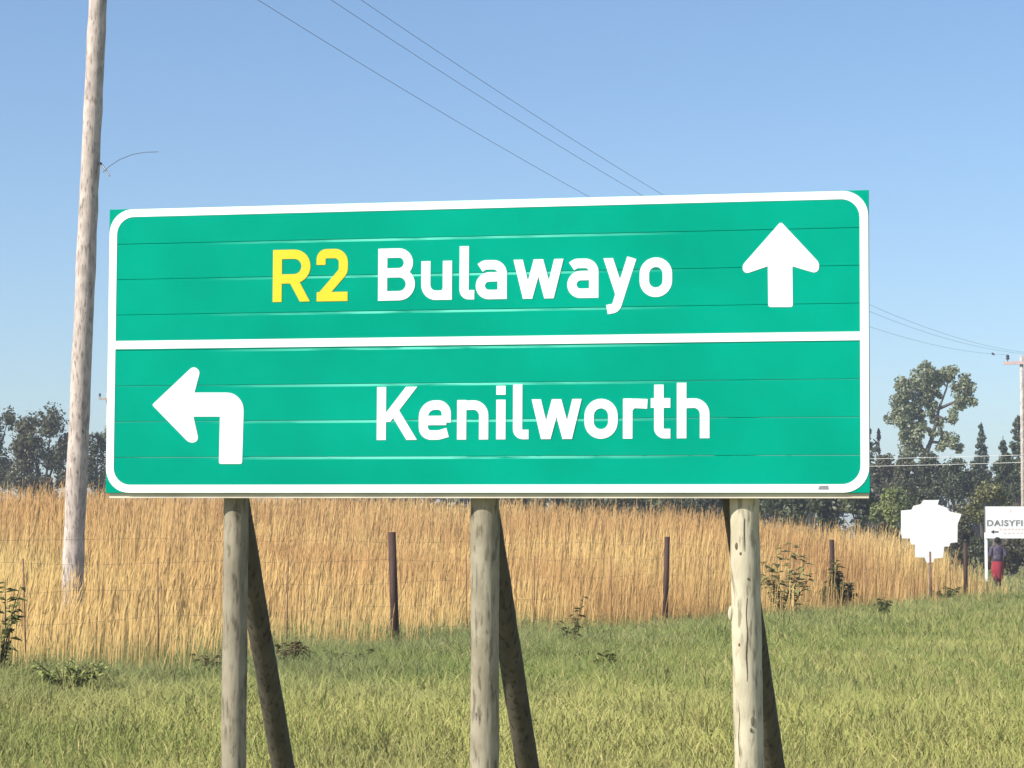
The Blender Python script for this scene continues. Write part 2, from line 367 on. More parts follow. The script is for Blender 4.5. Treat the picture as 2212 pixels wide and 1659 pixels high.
# arrows
cC = lambda x, y: P(2250 + x / 3.949, 580 + y / 3.949)
pts = [cC(*p) for p in ((944, 500), (1440, 1030), (1405, 1155), (1090, 1062), (1095, 1575), (787, 1575), (780, 1062), (490, 1160), (450, 1060))]
poly_plate('arrow', fillet(pts, [.012, .05, .045, 0, .012, .012, 0, .045, .05], True), M_white, sign)
cD = lambda x, y: P(440 + x / 4.608, 1150 + y / 4.608)
pts = [cD(*p) for p in ((208, 648), (815, 75), (915, 150), (830, 467), (1560, 467), (1530, 1515), (1190, 1515), (1205, 820), (815, 820), (895, 1180), (760, 1215))]
poly_plate('arrow', fillet(pts, [.008, .03, .03, 0, .10, .012, .012, 0, 0, .04, .05], True), M_white, sign)
# border and divider
def rrect(hw, hh, r): return fillet([(-hw, -hh), (hw, -hh), (hw, hh), (-hw, hh)], r, True, 10)
bo, bi = rrect(SW / 2 - .002, SH / 2 - .003, .135), rrect(SW / 2 - .047, SH / 2 - .047, .098); n = len(bo)
V = [(p.x, FACE, p.y) for p in bo] + [(p.x, FACE, p.y) for p in bi] + [(p.x, .0006, p.y) for p in bo] + [(p.x, .0006, p.y) for p in bi]
Fc = []
for i in range(n):
    j = (i + 1) % n; Fc += [(i, j, n + j, n + i), (i, 2 * n + i, 2 * n + j, j), (n + i, n + j, 3 * n + j, 3 * n + i)]
mobj('border', V, Fc, M_white, sign)
dl = S(252, 745.5); dr = S(1856, 725.5)
a = [Vector((-SW / 2 + .046, dl.y - .023)), Vector((SW / 2 - .046, dr.y - .023)), Vector((SW / 2 - .046, dr.y + .023)), Vector((-SW / 2 + .046, dl.y + .023))]
poly_plate('divider', a, M_white, sign, FACE + .0003)
a = P(2400 + 1145 / 5.53, 1400 + 890 / 5.53); b = P(2400 + 1345 / 5.53, 1400 + 815 / 5.53)
poly_plate('scuff_mark', fillet([(a.x, a.y), (b.x, a.y), (b.x - .006, b.y), (a.x + .008, b.y - .002)], .004, True, 3), M_metal, sign, FACE - .0009, FACE + .001)
tag(sign.children[-1], label='small grey scuffed patch on the lower border')
# back: bottom rail, cross rails, clamps
mobj('bottom_rail', *box((0.004, .036, -SH / 2 - .013), (SW - .022, .036, .026)), M_rail, sign)
for v in (-.55, 0, .55): mobj('cross_rail', *box((0, .0455, v), (SW - .1, .045, .05)), M_metal, sign)

POSTN = .148
def to_sign(vx, vy, n): p = S(vx, vy, n); return Vector((p.x, n, p.y))
def log_obj(name, a, b, ra, rb, mat, seed, knobs=0, steps=26):
    ps = log_path(a, b, steps, .006, seed); r_ = random.Random(seed)
    rad = [(ra + (rb - ra) * i / steps) * (1 + r_.uniform(-.022, .022)) for i in range(steps + 1)]
    o = mobj(name, *tube(ps, rad, 20, .018, True, seed), mat, sign, True); return o
for (t, bt, ra, rb, mt, sd) in (((511.5, 1078), (505.5, 1659), .0675, .0705, M_wood_a, 1), ((1045, 1078), (1045, 1659), .0770, .0790, M_wood_b, 2), ((1609, 1078), (1619.5, 1659), .0785, .0800, M_wood_c, 3)):
    a = to_sign(*t, POSTN); b = to_sign(*bt, POSTN); d = (b - a).normalized()
    top = a - d * ((.78 - a.z) / -d.z * -1) if False else a + d * ((.76 - a.z) / d.z); foot = a + d * ((-SC.z - .85 - a.z) / d.z)
    post_o = log_obj('post', top, foot, ra, rb, mt, sd, steps=34)
    for v in (-.55, 0, .55):
        p = a + d * ((v - a.z) / d.z); mobj('clamp', *box((p.x, .0745, v + .06), (.19, .012, .05)), M_metal, post_o)
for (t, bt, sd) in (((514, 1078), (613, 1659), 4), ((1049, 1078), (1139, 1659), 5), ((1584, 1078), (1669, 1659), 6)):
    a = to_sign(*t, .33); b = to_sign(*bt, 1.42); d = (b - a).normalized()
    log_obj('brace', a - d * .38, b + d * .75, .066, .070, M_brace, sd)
# a knob on the pale post
p = to_sign(1579, 1325, POSTN - .02)
kv = bmesh.new(); bmesh.ops.create_icosphere(kv, subdivisions=2, radius=.028); me = bpy.data.meshes.new('knot'); kv.to_mesh(me); kv.free()
me.shade_smooth(); me.materials.append(M_wood_c); ko = link(bpy.data.objects.new('knot', me), post_o); ko.location = p; ko.scale = (.6, .9, 1.5)

M_knot = plain('dark_knot', (.09, .065, .045), .9, (.20, .15, .10), 60)
def on_post(vx, vy):            # front of the pale post along this direction
    c = to_sign(1609 + (vy - 1078) / 581 * 10.5, vy, POSTN); x = to_sign(vx, vy, POSTN).x - c.x; r = .079
    return Vector((c.x + x, POSTN - math.sqrt(max(r * r - x * x, 0)) - .0005, c.z))
for vx, vy, sx, sz in ((1595, 1180, .010, .020), (1604, 1196, .007, .009), (1629, 1556, .009, .026), (1626, 1575, .006, .012), (1601, 1392, .007, .009), (1620, 1250, .006, .008)):
    bm = bmesh.new(); bmesh.ops.create_icosphere(bm, subdivisions=2, radius=1); me = bpy.data.meshes.new('knot'); bm.to_mesh(me); bm.free(); me.shade_smooth(); me.materials.append(M_knot)
    o = link(bpy.data.objects.new('knot', me), post_o); o.location = on_post(vx, vy); o.scale = (sx, .003, sz)
for vx, va, vb in ((1617, 1290, 1480), (1600, 1500, 1640), (1612, 1120, 1200)):
    ps = [on_post(vx + 1.2 * math.sin(v * .07), v) for v in range(va, vb, 12)]
    mobj('crack', *tube(ps, [.0012 + .0014 * math.sin(math.pi * i / (len(ps) - 1)) for i in range(len(ps))], 5), M_knot, post_o)

# ---------------------------------------------------------------- wire fence
fence = thing('wire_fence', 'wire fence with dark creosoted posts along the golden grass', 'fence', (-13.2 + .375 * 31, 31, 0))
FB = Vector(fence.location)
def fence_pt(vx):               # where a picture column meets the fence line
    k = ray(vx, 1190); k = k.x / k.y; D = 13.2 / (.375 - k); return Vector((k * D, D, 0))
def fpost(vx, lean, h, r, name='post', mat=M_fpost, n=8):
    b = fence_pt(vx); a = b + Vector((lean, 0, h)); b.z = -.1
    o = mobj(name, *tube([b - FB, b.lerp(a, .5) - FB, a - FB], [r * 1.05, r, r * .97], n, .02, True, int(vx)), mat, fence, True); return o
for vx, lean, h, r in ((856, -.055, 1.5, .05), (1435, .05, 1.5, .046), (1797, .0, 1.5, .05), (2085, .005, 1.49, .055)): fpost(vx, lean, h, r)
for vx, lean in ((62, -.05), (345, -.02), (619, .02), (1010, -.02), (1152, .02), (1322, -.02), (1530, 0), (1625, .02), (1715, 0), (1870, .0), (1940, .02), (2052, 0)):
    fpost(vx, lean, 1.2, .0075, 'dropper', M_drop, 6)
fpost(2010, -.01, 1.25, .026, 'dropper', M_drop, 6)
for z in (.3, .6, .88, 1.15, 1.38):
    a = Vector((.375 * 12 - 13.2, 12, 0)); b = Vector((.375 * 67 - 13.2, 67, 0)); ps = []
    for i in range(41):
        p = a.lerp(b, i / 40); ps.append(Vector((p.x, p.y, z + .02 * math.sin(i * 2.1 + z * 9))) - FB)
    mobj('wire', *tube(ps, .0010, 4), M_wire, fence)

# ---------------------------------------------------------------- power line
def insul(p, s=1.0):
    pr = [(.012, 0), (.012, .05), (.05, .06), (.055, .09), (.03, .11), (.05, .125), (.045, .16), (.02, .19)]
    V, Fc = [], []
    for r, z in pr:
        for k in range(8): V.append(Vector((p[0] + s * r * math.cos(k * math.pi / 4), p[1] + s * r * math.sin(k * math.pi / 4), p[2] + s * z)))
    for i in range(len(pr) - 1):
        for k in range(8): Fc.append((i * 8 + k, i * 8 + (k + 1) % 8, i * 8 + 8 + (k + 1) % 8, i * 8 + 8 + k))
    Fc.append(tuple(range(len(V) - 8, len(V)))); return V, Fc
DA = 30.7
pa = G(152, DA); pole_a = thing('utility_pole', 'tall weathered grey timber power pole leaning beside the green sign', 'utility pole', pa)
l1, l2 = W(155, 1310, DA), W(213, 0, DA); d = (l2 - l1).normalized()
foot = l1 + d * ((pa.z - .3 - l1.z) / d.z); topA = l1 + d * ((9.75 - l1.z) / d.z)
ps = log_path(foot, topA, 40, .02, 21); r_ = random.Random(5)
mobj('shaft', *tube([p - pa for p in ps], [(.132 - .028 * i / 40) * (1 + r_.uniform(-.03, .03)) for i in range(41)], 18, .03, True, 9), M_wood_p, pole_a, True)
wdir = Vector((26.2, 75, 0)).normalized(); perp = Vector((wdir.y, -wdir.x, 0))
ca = l1 + d * ((9.35 - l1.z) / d.z) - Vector((0, .15, 0))
arm_a = mobj('crossarm', *box(ca - pa, (1.7, .1, .13), perp, wdir), M_wood_p, pole_a)
offs = (-.7, .30, .72)
for o_ in offs: mobj('insulator', *insul(ca - pa + perp * o_ + Vector((0, 0, .06))), M_porc, arm_a, True)
st = W(217, 352, DA); s2 = W(237, 380, DA - .15)
mobj('bracket', *tube([st - pa, s2 - pa], [.014, .009], 6), M_wire, pole_a)
cp = [(222, 372), (238, 358), (258, 345), (285, 334), (312, 329), (342, 328)]
mobj('loose_wire', *tube([W(x, y, DA - .1 - .02 * i) - pa for i, (x, y) in enumerate(cp)], .0042, 5), M_wire, pole_a)

DB = 106.0
pb = G(2212, DB); pole_b = thing('utility_pole', 'pale power pole with a crossarm standing among dark conifers', 'utility pole', pb)
tb = W(2212, 768, DB)
mobj('shaft', *tube([Vector((0, 0, -.3)), Vector((0, 0, (tb - pb).z * .5)), Vector((0, 0, (tb - pb).z))], [.105, .09, .075], 12), M_wood_p, pole_b, True)
cb = W(2212, 784, DB)
arm_b = mobj('crossarm', *box(cb - pb + Vector((0, -.16, 0)), (1.75, .1, .13), perp, wdir), plain('arm_pink', (.5, .36, .34), .8), pole_b)
for o_ in offs: mobj('insulator', *insul(cb - pb + perp * o_ + Vector((0, -.16, .065)), 1.5), M_porc, arm_b, True)
def wire(name, a, b, sag, r, label, group=None, mat=M_wire, n=40):
    base = Vector((a.x, a.y, a.z)); ps = []
    for i in range(n + 1):
        t = i / n; p = a.lerp(b, t); p.z -= 4 * sag * t * (1 - t); ps.append(p - base)
    o = mobj(name, *tube(ps, r, 5), mat); o.location = base; tag(o, label, 'cable', group); return o, ps, base
wl = ('slack overhead wire strung to the far crossarm, lowest of the three', 'overhead wire strung between the leaning pole and far crossarm, in the middle', 'overhead wire strung to the far crossarm, highest of the three')
for k, o_ in enumerate(offs):
    a = ca + perp * o_ + Vector((0, 0, .25)); b = cb + perp * o_ + Vector((0, -.16, .35))
    wo, ps, base = wire('overhead_wire', a, b, (1.42, 1.36, 1.36)[k], .0042, wl[k], 'overhead wires')
    if k == 0:
        best = min(ps, key=lambda p: abs((p + base).x / (p + base).y - (2143 - 1106) / F))
        mobj('splice', *tube([best - Vector((.05, .14, 0)), best + Vector((.05, .14, 0))], [.05, .05], 6), M_porc, wo)
DCp = 140.0
pc = G(230, DCp); pole_c = thing('utility_pole', 'thin distant power pole peeking out behind the sign edge', 'utility pole', pc)
tc_ = W(230, 846, DCp)
mobj('shaft', *tube([Vector((0, 0, -.3)), Vector((0, 0, (tc_ - pc).z))], [.13, .09], 10), M_wood_p, pole_c, True)
cc_ = W(230, 862, DCp)
arm_c = mobj('crossarm', *box(cc_ - pc + Vector((0, -.15, 0)), (.85, .1, .12)), M_wood_p, pole_c)
for o_ in (-.34, .34): mobj('insulator', *insul(cc_ - pc + Vector((o_, -.15, .06)), 1.3), M_porc, arm_c, True)
M_pwire = plain('bright_aluminium', (.55, .55, .52), .5)
for vy, vy2, lb in ((983, 985, 'pale telephone wire crossing the tree line, upper one'), (999, 1001, 'pale telephone wire crossing the tree line, lower one')):
    wire('telephone_wire', W(2210, vy, DB) - Vector((0, .12, 0)), W(230, vy2 - 20, DCp) - Vector((0, .1, 0)), .5, .011, lb, 'telephone wires', M_pwire)

# ---------------------------------------------------------------- trees
def crown_arrays(clumps, leaf, dens, c_lo, c_hi, seed, flat=.0):
    r = np.random.default_rng(seed); VV, CC = [], []
    for (c, rx, ry, rz) in clumps:
        nsub = max(4, int(7 * (rx * rz) ** .5)); n = int(dens * (rx * ry + rx * rz + ry * rz) / (leaf * leaf) * 3.6)
        dsub = r.normal(size=(nsub, 3)); dsub /= np.linalg.norm(dsub, axis=1)[:, None]
        sub = dsub * (r.random((nsub, 1)) ** .5) * .72; ssz = r.uniform(.42, .80, nsub); shade = r.uniform(.8, 1.2, nsub)
        k = r.integers(0, nsub, n); d = r.normal(size=(n, 3)); d /= np.linalg.norm(d, axis=1)[:, None]
        p = sub[k] + d * (ssz[k] * r.random(n) ** .45)[:, None]
        pos = np.array(c) + p * np.array([rx, ry, rz])
        nrm = d * .7 + r.normal(size=(n, 3)) * .6 + np.array([0, 0, .35]); nrm /= np.linalg.norm(nrm, axis=1)[:, None]
        a = np.cross(nrm, r.normal(size=(n, 3))); a /= np.linalg.norm(a, axis=1)[:, None]; b = np.cross(nrm, a)
        s = leaf * r.uniform(.55, 1.3, n)[:, None]
        q = np.stack([pos - a * s, pos - b * s * .55, pos + a * s, pos + b * s * .55], 1)
        t = r.random((n, 1)); col = (np.array(c_lo) * (1 - t) + np.array(c_hi) * t) * shade[k][:, None] * r.uniform(.85, 1.15, (n, 1))
        VV.append(q.reshape(-1, 3)); CC.append(np.repeat(col, 4, 0))
    V = np.concatenate(VV); return V, np.concatenate(CC), np.arange(len(V)).reshape(-1, 4)
def tree(name, label, cat, base, clumps, leaf, dens, lo, hi, seed, trunk=None, group=None, tr=.14):
    b = Vector(base); o = thing(name, label, cat, b, group)
    cl = [(Vector(c) - b, rx, ry, rz) for c, rx, ry, rz in clumps]
    V, C, Q = crown_arrays(cl, leaf, dens, lo, hi, seed)
    npmesh('crown' if cat == 'tree' else 'foliage', V, Q, np.zeros((0, 3)), M_leaf, C, o)
    parts = []; r_ = random.Random(seed)
    if trunk is None:
        zc = sum(c[0].z for c in cl) / len(cl); xc = sum(c[0].x for c in cl) / len(cl)
        fork = Vector((xc * .4, 0, zc * .45)); parts.append(tube([Vector((0, 0, -.25)), fork * .5 + Vector((r_.uniform(-.1, .1), 0, 0)), fork], [tr * 1.25, tr, tr * .85], 8, .08))
        for c in cl: parts.append(tube([fork - Vector((0, 0, .1)), fork.lerp(c[0], .5) + Vector((r_.uniform(-.15, .15), 0, .08)), c[0]], [tr * .6, tr * .35, tr * .12], 6))
    else:
        for pth, rr in trunk: parts.append(tube([Vector(p) - b for p in pth], rr, 8, .05))
    mobj('trunk' if cat == 'tree' else 'stems', *merge(*parts), M_bark, o, True)
    return o
DK_LO, DK_HI = (.08, .095, .048), (.17, .185, .09)
OL_LO, OL_HI = (.09, .093, .05), (.165, .16, .082)
LG_LO, LG_HI = (.17, .21, .07), (.32, .34, .12)
EU_LO, EU_HI = (.21, .24, .13), (.40, .42, .25)
def ell(vx, vy, rpx, D, ry=None, fz=1.0):
    k = D / F; r = rpx * k; return (W(vx, vy, D), r, ry or r, r * fz)
# left group, seen beside the power pole
DL = 126
tree('bushveld_tree', 'dark olive round tree behind the field, left of the leaning pole', 'tree', G(92, DL),
     [ell(60, 925, 36, DL), ell(110, 915, 40, DL), ell(135, 955, 36, DL), ell(80, 970, 44, DL), ell(115, 1000, 36, DL), ell(50, 1000, 34, DL), ell(75, 1032, 38, DL), ell(128, 1030, 30, DL), ell(30, 1040, 32, DL), ell(95, 1060, 40, DL), ell(50, 960, 34, DL)], .095, 1.1, OL_LO, OL_HI, 1)
tree('bushveld_tree', 'dark sparse tree at the edge of the dark olive round tree', 'tree', G(-25, DL + 6),
     [ell(-10, 960, 30, DL + 6), ell(18, 905, 22, DL + 6), ell(-30, 920, 40, DL + 6), ell(-5, 1005, 40, DL + 6), ell(5, 1035, 34, DL + 6), ell(-70, 980, 50, DL + 6), ell(-60, 1030, 45, DL + 6)], .095, 1.0, DK_LO, OL_HI, 2)
tree('bushveld_tree', 'half bare dark tree between the leaning pole and sign', 'tree', G(205, DL + 3),
     [ell(200, 945, 24, DL + 3), ell(225, 965, 22, DL + 3), ell(208, 1005, 28, DL + 3), ell(228, 1030, 30, DL + 3), ell(196, 1035, 22, DL + 3), ell(250, 950, 40, DL + 3), ell(262, 1000, 40, DL + 3), ell(212, 975, 26, DL + 3), ell(215, 1055, 34, DL + 3)], .09, .8, DK_LO, OL_HI, 3)
tree('low_bush', 'low brownish bush under the dark olive round tree', 'bush', G(118, DL - 6), [ell(100, 1046, 20, DL - 6), ell(128, 1050, 18, DL - 6), ell(60, 1050, 22, DL - 6)], .08, 1.0, (.09, .07, .035), (.15, .12, .06), 4, tr=.05)
# tree line right of the middle, mostly behind the sign
k = 0
for vx, vy, r, D in ((1130, 1078, 46, 118), (1200, 1068, 56, 114), (1285, 1074, 56, 112), (1370, 1062, 62, 110), (1455, 1072, 56, 108), (1540, 1066, 60, 106), (1625, 1072, 56, 104), (1705, 1066, 60, 102), (1790, 1070, 56, 100), (1862, 1080, 44, 99)):
    r_ = random.Random(40 + k); lo, hi = ((DK_LO, DK_HI), (DK_LO, DK_HI), (OL_LO, (.13, .15, .07)))[k % 3]
    tree('hedge_tree', ('dark green bushy tree in the row showing below the sign', 'olive green bushy tree in the row showing below the sign')[k % 3 == 2], 'tree', G(vx, D),
         [ell(vx, vy, r * .8, D), ell(vx - r * .5, vy + 10, r * .62, D), ell(vx + r * .5, vy + 12, r * .62, D), ell(vx + r_.uniform(-15, 15), vy - r * .5, r * .6, D), ell(vx, vy + 42, r * .7, D)], .10, 1.2, lo, hi, 60 + k, group=('dark bushy trees below the sign', 'olive bushy trees below the sign')[k % 3 == 2], tr=.10); k += 1
# right group
def E(x, y): return ((2750 + x / 2.5525) / 1.4756, (950 + y / 2.5525) / 1.4756)
def eb(x, y, r, D, fz=1.0): v = E(x, y); return ell(v[0], v[1], r / 2.5525 / 1.4756, D, None, fz)
DE = 150
eu = [(290, 905, 88), (255, 960, 60), (350, 760, 85), (420, 650, 78), (515, 560, 46), (540, 650, 85), (640, 640, 75), (720, 620, 68), (815, 660, 50), (840, 740, 72), (880, 830, 58), (790, 880, 55), (720, 960, 62), (660, 1010, 45), (480, 790, 92), (430, 900, 88), (540, 880, 62), (360, 1000, 85), (450, 1040, 70), (385, 1120, 80), (420, 1210, 90), (360, 1250, 70), (560, 1110, 42), (690, 1140, 62), (740, 1190, 58), (640, 1200, 48), (790, 1240, 45), (600, 770, 52), (560, 970, 48), (760, 745, 52), (520, 720, 72), (300, 830, 70), (330, 690, 55), (620, 1090, 34), (480, 980, 60), (330, 1080, 60)]
tk = lambda *pp: [W(*E(x, y), DE) for x, y in pp]
gb = G(E(480, 1500)[0], DE)
tree('gum_tree', 'tall pale green gum tree with open airy crown above the bushes', 'tree', gb, [eb(x, y, r * 1.25, DE) for x, y, r in eu], .11, 1.5, EU_LO, EU_HI, 90,
     trunk=[([gb - Vector((0, 0, .3))] + tk((490, 1480), (510, 1280), (560, 1150)), [.2, .18, .15, .12]), (tk((560, 1150), (600, 1000), (620, 900), (680, 740), (700, 660)), [.12, .10, .08, .05, .02]), (tk((510, 1280), (430, 1120), (400, 900), (420, 700)), [.12, .09, .06, .02]), (tk((600, 1000), (540, 860), (520, 620)), [.11, .08, .03]), (tk((620, 900), (760, 840), (860, 780)), [.10, .07, .03]), (tk((610, 960), (680, 990), (740, 960)), [.08, .06, .03]), (tk((560, 1170), (650, 1180), (720, 1150)), [.09, .07, .03])])
def conifer(label, x, ytop, ybot, hw, D, seed, lo, hi, sparse=1.0):
    v = E(x, ytop); vb = E(x, ybot); top = W(v[0], v[1], D); gnd = G(v[0], D); o = thing('conifer_tree', label, 'tree', gnd)
    H = top.z - gnd.z; r = np.random.default_rng(seed); hwm = hw / 2.5525 / 1.4756 * D / F; zb = W(vb[0], vb[1], D).z - gnd.z
    cl = []; z = max(zb, .6); parts = [tube([(0, 0, -.3), (0, 0, H * .5), (0, 0, H * .99)], [.16, .10, .02], 8)]
    while z < H - .15:
        f = (H - z) / (H - zb); rad = hwm * (f ** .75)
        for j in range(5):
            th = r.uniform(0, 6.28); rr = rad * r.uniform(.45, .95); c = Vector((math.cos(th) * rr * .6, math.sin(th) * rr * .6, z + r.uniform(-.1, .1)))
            if r.random() < sparse: cl.append((c, rr * .55 + .06, rr * .55 + .06, .16 + .12 * f)); parts.append(tube([(0, 0, z - .1), c * 1.0], [.03, .012], 4))
        z += .30 + .16 * f
    V, C, Q = crown_arrays(cl, .075, 1.5, lo, hi, seed); npmesh('crown', V, Q, np.zeros((0, 3)), M_leaf, C, o); mobj('trunk', *merge(*parts), M_bark, o, True)
conifer('slender pointed conifer standing alone beside the gum tree', 975, 995, 1500, 95, 146, 101, (.085, .11, .08), (.18, .21, .15))
conifer('short pointed conifer left of the crossarm pole', 1152, 1110, 1480, 75, 140, 102, (.08, .10, .065), (.16, .185, .11))
conifer('broad dark conifer rising behind the crossarm pole', 1275, 935, 1520, 150, 138, 103, (.075, .095, .055), (.16, .18, .10))
conifer('dark ragged conifer against the sign edge', 50, 1020, 1500, 90, 142, 104, (.07, .08, .055), (.14, .155, .095), .8)
conifer('thin grey half-bare conifer between sign edge and gum tree', 140, 1045, 1480, 70, 148, 105, (.07, .078, .066), (.13, .14, .12), .42)
mids = [('dark green tree filling in beneath the gum tree crown', 560, 1370, 120, 132, DK_LO, DK_HI), ('dim grey-green tree beside the sign edge, below the half-bare conifer', 170, 1370, 110, 134, OL_LO, OL_HI),
        ('olive tree below the left side of the gum tree', 360, 1380, 110, 128, OL_LO, OL_HI), ('deep green tree right of the gum trunk', 760, 1400, 115, 130, DK_LO, DK_HI),
        ('dark tree at the foot of the slender conifer', 930, 1430, 95, 130, DK_LO, OL_HI), ('bushy dark green tree left of the crossarm pole', 1160, 1370, 105, 128, DK_LO, (.12, .13, .06)),
        ('dark tree at the foot of the broad conifer', 1290, 1420, 100, 126, DK_LO, DK_HI), ('shadowy low tree behind the white board', 1090, 1510, 80, 120, DK_LO, DK_HI)]
for i, (lb, x, y, r, D, lo, hi) in enumerate(mids):
    tree('broadleaf_tree', lb, 'tree', G(E(x, y)[0], D), [eb(x, y, r * .8, D), eb(x - r * .55, y + 20, r * .62, D), eb(x + r * .55, y + 25, r * .62, D), eb(x - 15 + 30 * (i % 2), y - r * .5, r * .6, D), eb(x, y + r * .8, r * .75, D), eb(x - r * .5, y + r * .95, r * .6, D), eb(x + r * .5, y + r * .9, r * .6, D), eb(x, y + r * 1.5, r * .85, D), eb(x - r * .7, y + r * 1.55, r * .6, D), eb(x + r * .7, y + r * 1.5, r * .6, D)], .09, 1.25, lo, hi, 120 + i)
bush = [('light green bush just past the sign corner', 1925, 1085, 46, 98, LG_LO, LG_HI, [(0, 0, 1), (-25, 18, .7), (25, 15, .7), (8, -22, .6), (0, 38, .8)]),
        ('mid green bush right behind the ragged white sign', 1985, 1085, 42, 100, OL_LO, (.15, .16, .07), [(0, 0, 1), (20, 12, .8), (-18, 25, .7), (5, 40, .9)]),
        ('yellow-green bush between the two white signs', 2125, 1075, 40, 98, (.17, .165, .065), (.30, .285, .12), [(0, 0, 1), (28, -8, .7), (-28, 20, .8), (48, 6, .6), (0, 40, .9)]),
        ('olive bush leaning behind the ragged white sign', 2075, 1125, 36, 96, OL_LO, (.16, .15, .07), [(0, 0, 1), (10, 30, .9), (-10, 55, .8), (25, 50, .8)]),
        ('dark bush below the white board', 2105, 1190, 30, 95, DK_LO, (.12, .12, .055), [(0, 0, 1), (-22, 20, .8), (22, 22, .8), (8, -22, .7)]),
        ('brown-green bush behind the walking person', 2180, 1185, 34, 94, (.085, .075, .035), (.16, .14, .065), [(0, 0, 1), (26, 18, .9), (-22, 20, .8), (38, -10, .8), (0, 38, .8)]),
        ('dry brown bush at the corner of the golden field', 1912, 1142, 20, 84, (.13, .10, .05), (.21, .16, .085), [(0, 0, 1), (18, 8, .8), (-12, 10, .6)]),
        ('olive bush beside the last fence post', 2062, 1205, 26, 90, (.09, .09, .04), (.17, .16, .075), [(0, 0, 1), (-18, 14, .7), (18, 12, .7)])]
for i, (lb, vx, vy, r, D, lo, hi, sh) in enumerate(bush):
    tree('leafy_bush', lb, 'bush', G(vx, D), [ell(vx + dx, vy + dy, r * s * .85, D) for dx, dy, s in sh], .075, 1.25, lo, hi, 150 + i, tr=.05)

def far_wood():
    cl = []; r_ = random.Random(77)
    for i in range(85):
        x = -75 + 165 * i / 84 + r_.uniform(-1, 1); y = 185 + r_.uniform(-8, 12); h = (3.2 if x < -16 else 6.0 if x < 4 else 6.2) * r_.uniform(.75, 1.15); g = float(Z(x, y))
        cl.append(((x, y, g + h * .5), 1.9, 1.6, h * .62)); cl.append(((x + r_.uniform(-1, 1), y - 1.5, g + .7), 1.8, 1.4, 1.0))
    V, C, Q = crown_arrays(cl, .34, .8, (.06, .066, .036), (.125, .13, .065), 300)
    tag(npmesh('far_wood', V, Q, np.zeros((0, 3)), M_leaf, C), 'distant dark green wood along the horizon', 'wood', kind='stuff')
far_wood()

# ---------------------------------------------------------------- small white signs
DS = 63.6
o0 = W(2010, 1190, DS); g0 = G(2009, DS)
ws = thing('roadside_sign', 'bright white sign with ragged stepped outline by the fence', 'sign', g0)
zz = [(300, 320), (440, 308), (465, 258), (562, 235), (600, 182), (800, 182), (782, 240), (905, 285), (930, 330), (1095, 368), (1075, 430), (1045, 500), (1042, 740), (950, 748), (935, 795), (868, 797), (850, 945), (735, 955), (720, 1005), (640, 1010), (608, 942), (490, 938), (482, 772), (432, 768), (415, 690), (315, 688), (300, 610)]
pts = []
for x, y in zz:
    p = W((2800 + x / 4.147) / 1.4756, (1550 + y / 4.147) / 1.4756, DS) - g0; pts.append(Vector((p.x, p.z)))
nn = len(pts); V = [(p.x, -.02, p.y) for p in pts] + [(p.x, .02, p.y) for p in pts]
mobj('board', V, [tuple(range(nn)), tuple(range(2 * nn - 1, nn - 1, -1))] + [(i, nn + i, nn + (i + 1) % nn, (i + 1) % nn) for i in range(nn)], M_signwhite, ws)
mobj('post', *tube([(0, .06, -.3), (0, .06, 2.3)], .03, 8), M_metal, ws, True)

DD = 85.0
g1 = G(2128, DD); ds = thing('roadside_sign', 'white rectangular board with black lettering and left arrow on white legs', 'sign', g1)
def Dp(vx, vy): p = W(vx, vy, DD) - g1; return p
a, b = Dp(2129, 1163), Dp(2252, 1094)
dboard = mobj('board', *box(((a.x + b.x) / 2, 0, (a.z + b.z) / 2), (b.x - a.x, .04, b.z - a.z)), M_signwhite, ds)
mobj('edge_trim', *box((a.x - .015, .012, (a.z + b.z) / 2 + .1), (.03, .06, (b.z - a.z) * .8)), M_board_edge, ds)
for x in (a.x + .02, b.x - .04): mobj('leg', *box((x, .045, a.z / 2 + .05), (.09, .045, a.z + .5)), M_signwhite, ds)
def text(body, size, x, z, mat, name, sx=1.0):
    cu_ = bpy.data.curves.new(name, 'FONT'); cu_.body = body; cu_.size = size; cu_.space_character = 1.15; cu_.offset = .011
    to = bpy.data.objects.new('tmp', cu_); COL.objects.link(to)
    me = bpy.data.meshes.new_from_object(to.evaluated_get(bpy.context.evaluated_depsgraph_get())); bpy.data.objects.remove(to)
    V = [(v.co.x * sx, -.024, v.co.y) for v in me.vertices]; Fc = [tuple(p.vertices) for p in me.polygons]
    w_ = max(v[0] for v in V); o = mobj(name, V, Fc, mat, dboard); o.location = (x, 0, z); return o, w_
t0 = Dp(2131, 1136)
o, w_ = text('DAISYFIELD', .27, t0.x, t0.z, M_grey_let, 'lettering'); o.scale.x = (Dp(2249, 1136).x - t0.x) / w_
aw = [Dp(x, y) for x, y in ((2140, 1149), (2147, 1144.5), (2147, 1147.6), (2157, 1147.6), (2157, 1150.4), (2147, 1150.4), (2147, 1153.5))]
mobj('arrow_mark', [(p.x, -.024, p.z) for p in aw], [tuple(range(6, -1, -1))], M_black, dboard)
for vy, x0, x1, hh in ((1143.5, 2158, 2206, 2.0), (1152, 2168, 2212, 1.8)):          # faded, unreadable lines
    x = x0; r_ = random.Random(int(vy))
    while x < x1:
        l = r_.uniform(3, 8); p, q = Dp(x, vy + hh), Dp(x + l, vy - hh)
        mobj('faded_line', [(p.x, -.024, p.z), (q.x, -.024, p.z), (q.x, -.024, q.z), (p.x, -.024, q.z)], [(0, 1, 2, 3)], M_pink, dboard); x += l + r_.uniform(1.5, 3)
p, q = Dp(2181, 1107), Dp(2184, 1101)
mobj('faded_mark', [(p.x, -.024, p.z), (q.x, -.024, p.z), (q.x, -.024, q.z), (p.x, -.024, q.z)], [(0, 1, 2, 3)], M_pink, dboard)

